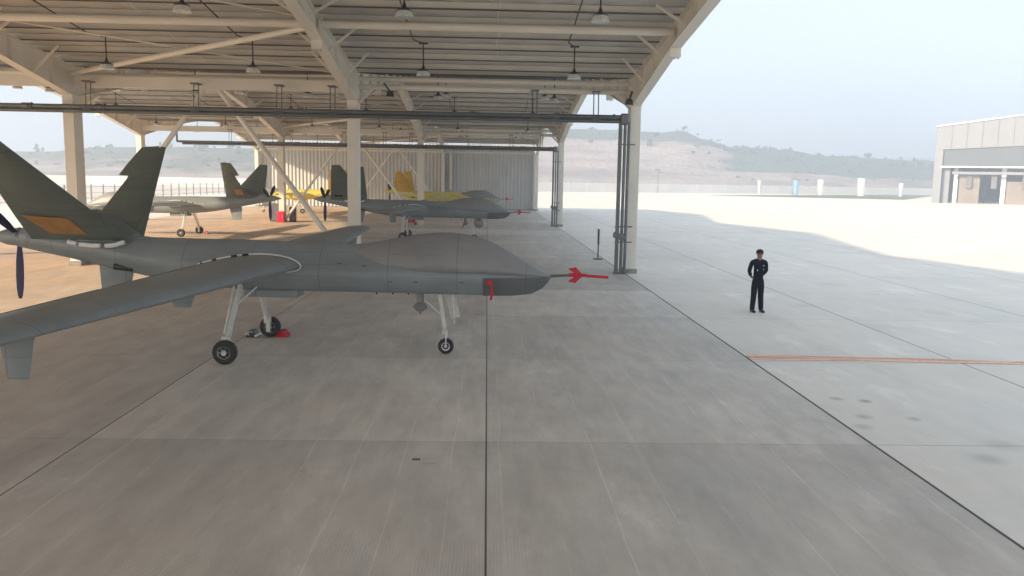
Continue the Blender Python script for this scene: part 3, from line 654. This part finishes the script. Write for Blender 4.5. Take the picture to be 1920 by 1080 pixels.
# ------------------------------------------------------------------ person
def skin(name, verts, edges, radii, m, parent, sub=2, root=0):
    me = bpy.data.meshes.new(name); me.from_pydata([Vector(v) for v in verts], edges, []); o = bpy.data.objects.new(name, me); CO.objects.link(o); o.parent = parent
    me.materials.append(m); sk = o.modifiers.new('skin', 'SKIN'); sk.use_smooth_shade = True
    for i, r in enumerate(radii):
        v = me.skin_vertices[0].data[i]; v.radius = r if isinstance(r, tuple) else (r, r); v.use_root = (i == root)
    ss = o.modifiers.new('sub', 'SUBSURF'); ss.levels = ss.render_levels = sub; return o
def person():
    skinm = mat('skin', (.30, .16, .11), .6, noise=.05, scale=8); navy = mat('navy_cloth', (.006, .007, .015), .9, noise=.3, scale=10, spec=.1); shoe = mat('black_shoe', (.012, .012, .012), .35, noise=.2, scale=10); hair = mat('dark_hair', (.012, .01, .009), .8, noise=.3, scale=40)
    t = thing('person', 'person in a dark navy uniform standing on the apron with hands behind the back', 'person', (7.65, 23.15, 0), R(186))
    # local: faces +y. rotated to face the camera
    V = [(0, 0, .95), (0, -.005, 1.10), (0, 0, 1.28), (0, .0, 1.42), (0, .01, 1.50), (0, .025, 1.58), (0, .03, 1.68)]
    Ee = [(i, i+1) for i in range(6)]; Rr = [(.12, .08), (.115, .075), (.145, .09), (.10, .07), (.052, .052), (.075, .085), (.078, .095)]
    for s in (-1, 1):
        b = len(V); V += [(s*.19, -.01, 1.42), (s*.24, -.06, 1.16), (s*.145, -.17, .99), (s*.05, -.19, .94)]; Ee += [(3, b), (b, b+1), (b+1, b+2), (b+2, b+3)]; Rr += [.06, .05, .038, .032]
        b = len(V); V += [(s*.09, 0, .88), (s*.105, .015, .50), (s*.125, -.01, .09), (s*.135, .06, .04)]; Ee += [(0, b), (b, b+1), (b+1, b+2), (b+2, b+3)]; Rr += [.095, .065, .042, .035]
    body = skin('body', V, Ee, Rr, skinm, t)
    V = [(0, 0, .86), (0, -.005, 1.08), (0, 0, 1.28), (0, 0, 1.43), (0, .008, 1.515)]; Ee = [(i, i+1) for i in range(4)]; Rr = [(.165, .13), (.15, .12), (.17, .13), (.15, .105), (.068, .068)]
    for s in (-1, 1):
        b = len(V); V += [(s*.2, -.01, 1.42), (s*.25, -.06, 1.16), (s*.15, -.17, 1.01)]; Ee += [(3, b), (b, b+1), (b+1, b+2)]; Rr += [.072, .062, .05]
    skin('shirt', V, Ee, Rr, navy, t)
    V = [(0, 0, .92), (0, 0, 1.06)]; Ee = [(0, 1)]; Rr = [(.15, .115), (.13, .10)]
    for s in (-1, 1):
        b = len(V); V += [(s*.095, 0, .82), (s*.105+.01, .02 if s > 0 else .005, .48), (s*.135, -.005, .02)]; Ee += [(0, b), (b, b+1), (b+1, b+2)]; Rr += [.105, .085, .072]
    skin('trousers', V, Ee, Rr, navy, t)
    for s in (-1, 1):
        m = MB(); m.loft([[(s*.135+w*math.cos(a), yy, max(.0, zc+hh*math.sin(a))) for a in [2*math.pi*k/12 for k in range(12)]] for yy, w, hh, zc in ((-.07, .035, .05, .045), (-.03, .045, .065, .05), (.08, .05, .05, .04), (.17, .045, .035, .03), (.2, .02, .02, .02))]); m.build('shoe', shoe, t)
    # hair / flat cap
    m = MB(); m.lathe([(.004, 1.785), (.06, 1.775), (.095, 1.74), (.103, 1.70), (.10, 1.665), (.04, 1.66)], (0, .015, 0), 18); m.build('hair', hair, t)
    m = MB(); m.box((0, .122, 1.635), (.022, .035, .035), taper=.5); m.box((-.034, .108, 1.665), (.028, .012, .012)); m.box((.034, .108, 1.665), (.028, .012, .012)); m.box((0, .108, 1.59), (.05, .01, .01)); m.build('face_features', skinm, t, smooth=60)
    for s in (-1, 1): m = MB(); m.lathe([(.005, -.012), (.025, -.005), (.025, .005), (.005, .012)], (s*.088, .02, 1.645), 10, 'x'); m.build('ear', skinm, t)
    # belt, name tape, badge
    m = MB(); m.box((-.09, .128, 1.33), (.06, .008, .014)); m.build('name_tape', M['metal'], t); m = MB(); m.box((.09, .128, 1.20), (.02, .01, .04)); m.build('badge', M['white'], t)
    # hands clasped behind the back: palm, fingers, thumb
    for s in (-1, 1):
        V = [(s*.05, -.185, .945), (s*.01, -.19, .93)]; Ee = [(0, 1)]; Rr = [(.03, .02), (.034, .018)]
        for k in range(4):
            b = len(V); z = .955-.018*k; L = (.045, .055, .05, .038)[k]
            V += [(-s*.02, -.19, z), (-s*(.02+L*.6), -.20, z-.004), (-s*(.02+L), -.185, z-.01)]; Ee += [(1, b), (b, b+1), (b+1, b+2)]; Rr += [.0095, .0085, .0075]
        b = len(V); V += [(s*.03, -.205, .97), (s*.0, -.212, .985)]; Ee += [(0, b), (b, b+1)]; Rr += [.010, .008]
        skin('hand', V, Ee, Rr, skinm, t, 1)
    return t
person()

# ------------------------------------------------------------------ distance: fence, walls, banners, hills, trees, far hangar
# steel fence left of the hangar (runs away from the camera)
t = thing('steel_fence', 'dark steel post-and-rail fence running away beyond the left side of the canopy', 'fence', (-49.5, 120, 0))
T = Matrix.Translation(-t.location)
for k in range(42):
    y = 60+3.33*k; m = MB(); m.box((-49.5, y, 1.0), (.12, .12, 2.0)); m.box((-49.5, y, 2.02), (.16, .16, .04)); o = m.build('post', M['fenceg'], smooth=0); o.parent = t; o.matrix_parent_inverse = T
for z in (.35, 1.0, 1.75):
    m = MB(); m.span((-49.53, 60, z-.03), (-49.47, 60+3.33*41, z+.03)); o = m.build('rail', mat('fence_rail', (.35, .34, .36), .5, noise=.1, scale=2) if z == .35 else bpy.data.materials['fence_rail'], smooth=0); o.parent = t; o.matrix_parent_inverse = T
# perimeter wall, panels with joints
wallm = mat('white_wall_render', (.72, .70, .66), .8, noise=.07, scale=.12)
def perimeter(pts, hgt, label):
    t = thing('perimeter_wall', label, 'wall', pts[0]+(0,)); T = Matrix.Translation(-t.location); n = 0
    for a, b in zip(pts, pts[1:]):
        a, b = Vector(a+(0,)), Vector(b+(0,)); L = (b-a).length; d = (b-a)/L; k = 0; pan = 7.0
        while k*pan < L:
            p, q = a+d*k*pan, a+d*min(L, k*pan+pan-.08); m = MB(); m.bar(p+Vector((0, 0, hgt/2)), q+Vector((0, 0, hgt/2)), .2, hgt); m.bar(q+Vector((0, 0, hgt/2+.02)), q+d*.3+Vector((0, 0, hgt/2+.02)), .3, hgt+.04); k += 1; n += 1
            o = m.build('panel', wallm, smooth=0); o.parent = t; o.matrix_parent_inverse = T
perimeter([(8, 254), (32, 269), (200, 371)], 2.9, 'long white perimeter wall in panels behind the sunlit apron on the right')
perimeter([(-215, 215), (-110, 238), (-24, 244)], 2.5, 'low white perimeter wall beyond the fence on the left')
grass = mat('grass', (.09, .12, .05), .95, noise=.3, scale=.6, bump=.3)
m = MB(); v = [m.b.verts.new(p) for p in ((62, 240, .02), (112, 222, .02), (190, 350, .02), (178, 352, .02))]; m.b.faces.new(v); tag(m.build('grass', grass, smooth=0), 'green grass strip at the foot of the right perimeter wall', 'grass', kind='stuff')
# banners
def banner(x, y, h, w, c, label, zb=.4):
    t = thing('banner_flag', label, 'banner', (x, y, 0), 0, 'banners in front of the perimeter wall'); m = MB(); m.tube([(-w/2-.05, 0, 0), (-w/2-.05, 0, h+.1)], .05, 6); m.build('pole', M['metal'], t)
    m = MB(); secs = [[(-w/2+w*k/6, .12*math.sin(k*1.3)+o2, z) for k in range(7)]+[(-w/2+w*k/6, .12*math.sin(k*1.3)+o2+.03, z) for k in range(6, -1, -1)] for z, o2 in ((zb, .1), (h*.5, 0), (h, 0))]
    m.loft(secs); m.build('cloth', mat('banner_cloth_'+c[0], c[1], .7, noise=.1, scale=.5), t)
from math import tan
BAN = [(84, 258, 4.6, 1.3, ('cream', (.75, .74, .66)), 'slim cream banner, leftmost in front of the right perimeter wall'), (95, 257, 4.8, 1.9, ('blue', (.30, .50, .78)), 'blue banner in front of the right perimeter wall'),
       (103.5, 259, 5.2, 2.0, ('white', (.80, .80, .78)), 'white banner with orange foot, third along the wall'), (114.5, 255, 5.8, 2.3, ('white2', (.84, .85, .88)), 'tallest plain white banner in front of the wall'), (128.5, 258, 4.6, 1.6, ('lilac', (.66, .66, .78)), 'pale lilac banner nearest the far hangar')]
for b in BAN: banner(*b)
t = thing('flood_lamp', 'thin dark lamp post standing before the hillside, right of the nearest column', 'lamp post', (54.5, 268, 0))
m = MB(); m.tube([(0, 0, 0), (0, 0, 7.5)], [.14, .09], 8); m.build('pole', M['fenceg'], t); m = MB(); m.box((-.3, 0, 7.5), (1.4, .5, .35)); m.box((.5, 0, 6.6), (1.0, .4, .3)); m.build('lamp_head', M['fenceg'], t)

# hills
from mathutils import noise as mn
def hillmat():
    m = bpy.data.materials.new('hillside'); m.use_nodes = True; k = NT(m); tc = k.n('ShaderNodeTexCoord'); P = tc.outputs['Object']; sp = k.n('ShaderNodeSeparateXYZ'); k.l(P, sp.inputs[0])
    at = k.n('ShaderNodeAttribute', attribute_name='veg'); n = k.noise(P, .03, 6, .6); n2 = k.noise(P, .25, 4)
    soil = k.mix(k.ramp(k.noise(P, .05, 5, .6, (.5, 1, 4)), .4, .6), (.22, .17, .15, 1), (.37, .30, .26, 1)); green = k.mix(n2, (.03, .05, .03, 1), (.09, .11, .06, 1))
    f = k.ramp(k.math('ADD', at.outputs['Fac'], k.math('MULTIPLY', k.math('SUBTRACT', n, .5), 1.2)), .42, .58)
    k.l(k.mix(f, soil, green), k.b.inputs['Base Color']); k.b.inputs['Roughness'].default_value = .95
    bp = k.n('ShaderNodeBump'); bp.inputs['Distance'].default_value = 3; bp.inputs['Strength'].default_value = .6; k.l(n2, bp.inputs['Height']); k.l(bp.outputs[0], k.b.inputs['Normal']); return m
HM = hillmat()
def hill(name, ridge, y0, ry, y1, terr, vegf):
    # ridge: list (x, height) of the skyline at distance ry
    def H(x):
        for (a, ha), (b, hb) in zip(ridge, ridge[1:]):
            if a <= x <= b: u = (x-a)/(b-a); u = u*u*(3-2*u); return ha+(hb-ha)*u
        return 0
    nx, ny = 150, 50; x0, x1 = ridge[0][0], ridge[-1][0]; vs = []; fs = []; veg = []
    for j in range(ny+1):
        y = y0+(y1-y0)*j/ny
        for i in range(nx+1):
            x = x0+(x1-x0)*i/nx; q = (y-y0)/(ry-y0) if y < ry else 1-(y-ry)/(y1-ry); s = max(0, min(1, q)); s = s*s*(3-2*s)
            h = H(x)*s; nn = mn.noise(Vector((x*.012, y*.012, 3)))*.18+mn.noise(Vector((x*.04, y*.04, 9)))*.09; h = h*(1+nn)
            if terr and s > .02: st = h/terr; fl = math.floor(st); fr = st-fl; h = (fl+min(1, max(0, (fr-.35)/.35)))*terr*.6+h*.4
            vs.append((x, y, h-.3)); veg.append(vegf(x, y, s, h))
    for j in range(ny):
        for i in range(nx): a = j*(nx+1)+i; fs.append((a, a+1, a+nx+2, a+nx+1))
    me = bpy.data.meshes.new(name); me.from_pydata(vs, [], fs); me.materials.append(HM)
    for p in me.polygons: p.use_smooth = True
    at = me.attributes.new('veg', 'FLOAT', 'POINT')
    for i, v in enumerate(veg): at.data[i].value = v
    o = bpy.data.objects.new(name, me); CO.objects.link(o); 
    def G(x, y):
        i = max(0, min(nx-1, int((x-x0)/(x1-x0)*nx))); j = max(0, min(ny-1, int((y-y0)/(y1-y0)*ny))); return vs[j*(nx+1)+i][2]
    return struct(o), G
hr, HR = hill('hillside', [(-90, 0), (-20, 24), (30, 33), (70, 34), (110, 31), (150, 26), (210, 23), (280, 17), (360, 14), (520, 10), (640, 0)], 385, 520, 760, 5.0, lambda x, y, s, h: (.75 if s > .86 else .05)+max(0, min(.75, (x-80)/90*.8))*(1 if s > .35 else .4))
hl, HL = hill('left_hills', [(-700, 0), (-560, 12), (-420, 14), (-330, 15), (-290, 12), (-250, 15), (-190, 19), (-120, 17), (-60, 14), (10, 0)], 300, 500, 700, 0, lambda x, y, s, h: .3+.5*s)
hb, HB = hill('far_hills', [(-900, 0), (-500, 22), (-200, 30), (100, 44), (300, 50), (600, 44), (1100, 44), (1500, 0)], 950, 1300, 1600, 0, lambda x, y, s, h: .8)

# trees
leafm = mat('leaves', (.035, .07, .025), .8, noise=.5, scale=.8, col2=(.09, .13, .05)); barkm = mat('bark', (.10, .07, .05), .9, noise=.2, scale=4)
def make_tree(seed, H, W):
    random.seed(seed); t = thing('tree', '', 'tree', (0, 0, 0), 0, 'trees on the ridge of the hills')
    m = MB(); m.tube([(0, 0, -1), (.1, 0, H*.35), (0, .1, H*.7)], [.35, .22, .08], 7)
    for k in range(5):
        a = random.random()*6.28; z = H*(.35+.08*k); m.tube([(0, 0, z), (math.cos(a)*W*.3, math.sin(a)*W*.3, z+H*.18)], [.12, .04], 5)
    m.build('trunk', barkm, t)
    m = MB(); cl = [(Vector((random.uniform(-.6, .6)*W/2, random.uniform(-.6, .6)*W/2, H*random.uniform(.5, .9))), random.uniform(.22, .4)*W/2) for _ in range(11)]
    for c, r in cl:
        for _ in range(60):
            d = Vector((random.gauss(0, 1), random.gauss(0, 1), random.gauss(0, 1))).normalized(); p = c+d*r*random.uniform(.6, 1.1); s = random.uniform(.18, .4)
            u = Vector((random.gauss(0, 1), random.gauss(0, 1), random.gauss(0, 1))).normalized(); w = u.orthogonal().normalized()
            m.b.faces.new([m.b.verts.new(p+u*s), m.b.verts.new(p+w*s), m.b.verts.new(p-u*s), m.b.verts.new(p-w*s)])
    me_o = None; me = bpy.data.meshes.new('crown'); m.b.to_mesh(me); m.b.free(); me.materials.append(leafm); me_o = bpy.data.objects.new('crown', me); CO.objects.link(me_o); me_o.parent = t
    return t
protos = [make_tree(1, 9, 8), make_tree(2, 12, 7), make_tree(5, 7, 9)]; used = [0, 0, 0]; random.seed(21)
spots = [(x, 500+random.uniform(-30, 18), 0, 'right') for x in (58, 66, 75, 83, 92, 101, 118, 131, 138, 152, 168, 183, 197, 214, 231, 240, 262, 275, 290, 310, 325)] + [(x, 480+random.uniform(-30, 15), 0, 'left') for x in (-372, -350, -338, -322, -305, -282, -262, -240, -221, -200, -182, -160, -142)]
for i, (x, y, z, side) in enumerate(spots):
    k = i % 3; o = protos[k] if not used[k] else copy_tree(protos[k]); used[k] = 1
    z = (HR if side == 'right' else HL)(x, y); o.location = (x, y, z-.8); o.rotation_euler = (0, 0, random.random()*6); sc = random.uniform(.3, .6); o.scale = (sc, sc, sc)
    o['label'] = 'small hazy tree on the ridge of the %s hills' % side; o['group'] = 'trees on the ridge of the %s hills' % side

# scrub on the hills
random.seed(9); m = MB()
for _ in range(900):
    left = random.random() < .35
    if left: x, y = random.uniform(-420, -60), random.uniform(380, 500); z = HL(x, y)
    else:
        x, y = random.uniform(-20, 420), random.uniform(430, 525); z = HR(x, y)
        if x < 110 and y < 495: continue
    if z < 4: continue
    rr = random.uniform(.8, 2.2)
    for _ in range(12):
        d = Vector((random.gauss(0, 1), random.gauss(0, 1), abs(random.gauss(0, .8)))).normalized(); p = Vector((x, y, z))+d*rr*random.uniform(.4, 1); q = rr*random.uniform(.25, .5)
        u = Vector((random.gauss(0, 1), random.gauss(0, 1), random.gauss(0, 1))).normalized(); w = u.orthogonal().normalized()
        m.b.faces.new([m.b.verts.new(p+u*q), m.b.verts.new(p+w*q), m.b.verts.new(p-u*q), m.b.verts.new(p-w*q)])
tag(m.build('scrub', leafm, smooth=0), 'low green scrub scattered over the hazy hills', 'scrub', kind='stuff')

# far hangar on the right
t = thing('far_hangar', 'pale grey hangar across the apron with a sloping parapet and open front', 'hangar', (101.5, 189, 0), R(-29))
pale = mat('pale_cladding', (.24, .255, .28), .6, noise=.06, scale=.3); band = mat('grey_band', (.10, .12, .135), .5, noise=.05, scale=.3); dark = mat('interior_wall', (.15, .15, .165), .8, noise=.1, scale=.3)
Wd = 44; HA = 17.0
m = MB(); m.prism([(0, 11.9), (Wd, 14.2), (Wd, HA+6.0), (0, HA)], 'y', 0, .5); m.build('fascia', pale, t, smooth=0)
m = MB(); m.prism([(1.4, 8.3), (Wd, 8.7), (Wd, 14.2), (1.4, 11.95)], 'y', .3, .6); m.build('door_band', band, t, smooth=0)
for k in range(1, 15):
    xx = k*3.0; m = MB(); m.span((xx-.04, -.05, 12.0+xx*.0523), (xx+.04, 0, HA-.1+xx*.136)); m.build('cladding_seam', band, t, smooth=0)
for k in range(2, 15):
    xx = k*3.0; m = MB(); m.span((xx-.04, .24, 8.4), (xx+.04, .3, 11.9+xx*.0523)); m.build('panel_seam', dark, t, smooth=0)
m = MB(); m.span((1.2, -.25, 7.95), (Wd, .3, 8.3)); m.build('door_track', M['white'], t, smooth=0)
m = MB(); m.span((-.1, -.15, 0), (1.5, 1.6, 11.9)); m.build('corner_pier', pale, t, smooth=0)
m = MB(); m.span((-.1, 1.6, 0), (.3, 42, 16.8)); m.build('side_wall', pale, t, smooth=0)
m = MB(); m.span((.3, 41.6, 0), (Wd, 42, 16.8)); m.build('back_wall', dark, t, smooth=0)
m = MB(); m.prism([(-.2, HA+.0), (Wd, HA+6.0), (Wd, HA+6.3), (-.2, HA+.3)], 'y', -.3, 42); m.build('roof', M['white'], t, smooth=0)
m = MB(); m.span((1.6, 1.2, 0), (3.2, 1.35, 8.0)); m.build('door_leaf', pale, t, smooth=0)
m = MB(); m.span((3.6, .6, 6.5), (Wd, .9, 7.1)); m.build('crane_rail', pale, t, smooth=0)
for x in (4.0, 13.5, 20.2, 27): m = MB(); m.span((x, 3, 0), (x+.9, 3.8, 7.9)); m.build('pillar', M['white'], t, smooth=0)
for x in (6.2, 10.5, 16.2): m = MB(); m.span((x, 12, 0), (x+.35, 12.35, 8)); m.build('door_frame', band, t, smooth=0)
warmp = mat('warm_partition', (.24, .21, .18), .8, noise=.15, scale=.6)
m = MB(); m.span((5.2, 2.2, 0), (9.3, 2.5, 6.3)); m.build('partition', warmp, t, smooth=0)
m = MB(); m.span((14.6, 2.6, 0), (19.3, 2.9, 5.0)); m.build('partition', warmp, t, smooth=0)
for x in (6.6, 11.5, 17.5): m = MB(); m.span((x, 1.6, 3.4), (x+1.1, 2.1, 6.6)); m.build('ducting', dark, t, smooth=0)
D6 = make_drone('drone', 'pale drone aircraft parked inside the far hangar, only its nose showing', dict(GREY, body=M['white']), (126.5, 186.5, 0), R(160), tag_tail=False)

# ------------------------------------------------------------------ haze
hz = bpy.data.materials.new('haze'); hz.use_nodes = True; nt = hz.node_tree; nt.nodes.remove(nt.nodes['Principled BSDF'])
pv = nt.nodes.new('ShaderNodeVolumePrincipled'); pv.inputs['Color'].default_value = (.72, .83, .99, 1); pv.inputs['Density'].default_value = .0020; pv.inputs['Anisotropy'].default_value = .35
nt.links.new(pv.outputs[0], nt.nodes['Material Output'].inputs['Volume'])
m = MB(); m.span((-1100, -200, -1.0), (1600, 1700, 72)); o = m.build('haze', hz, smooth=0); o['kind'] = 'stuff'; o['label'] = 'pale bluish haze in the air over the airfield'; o['category'] = 'haze'
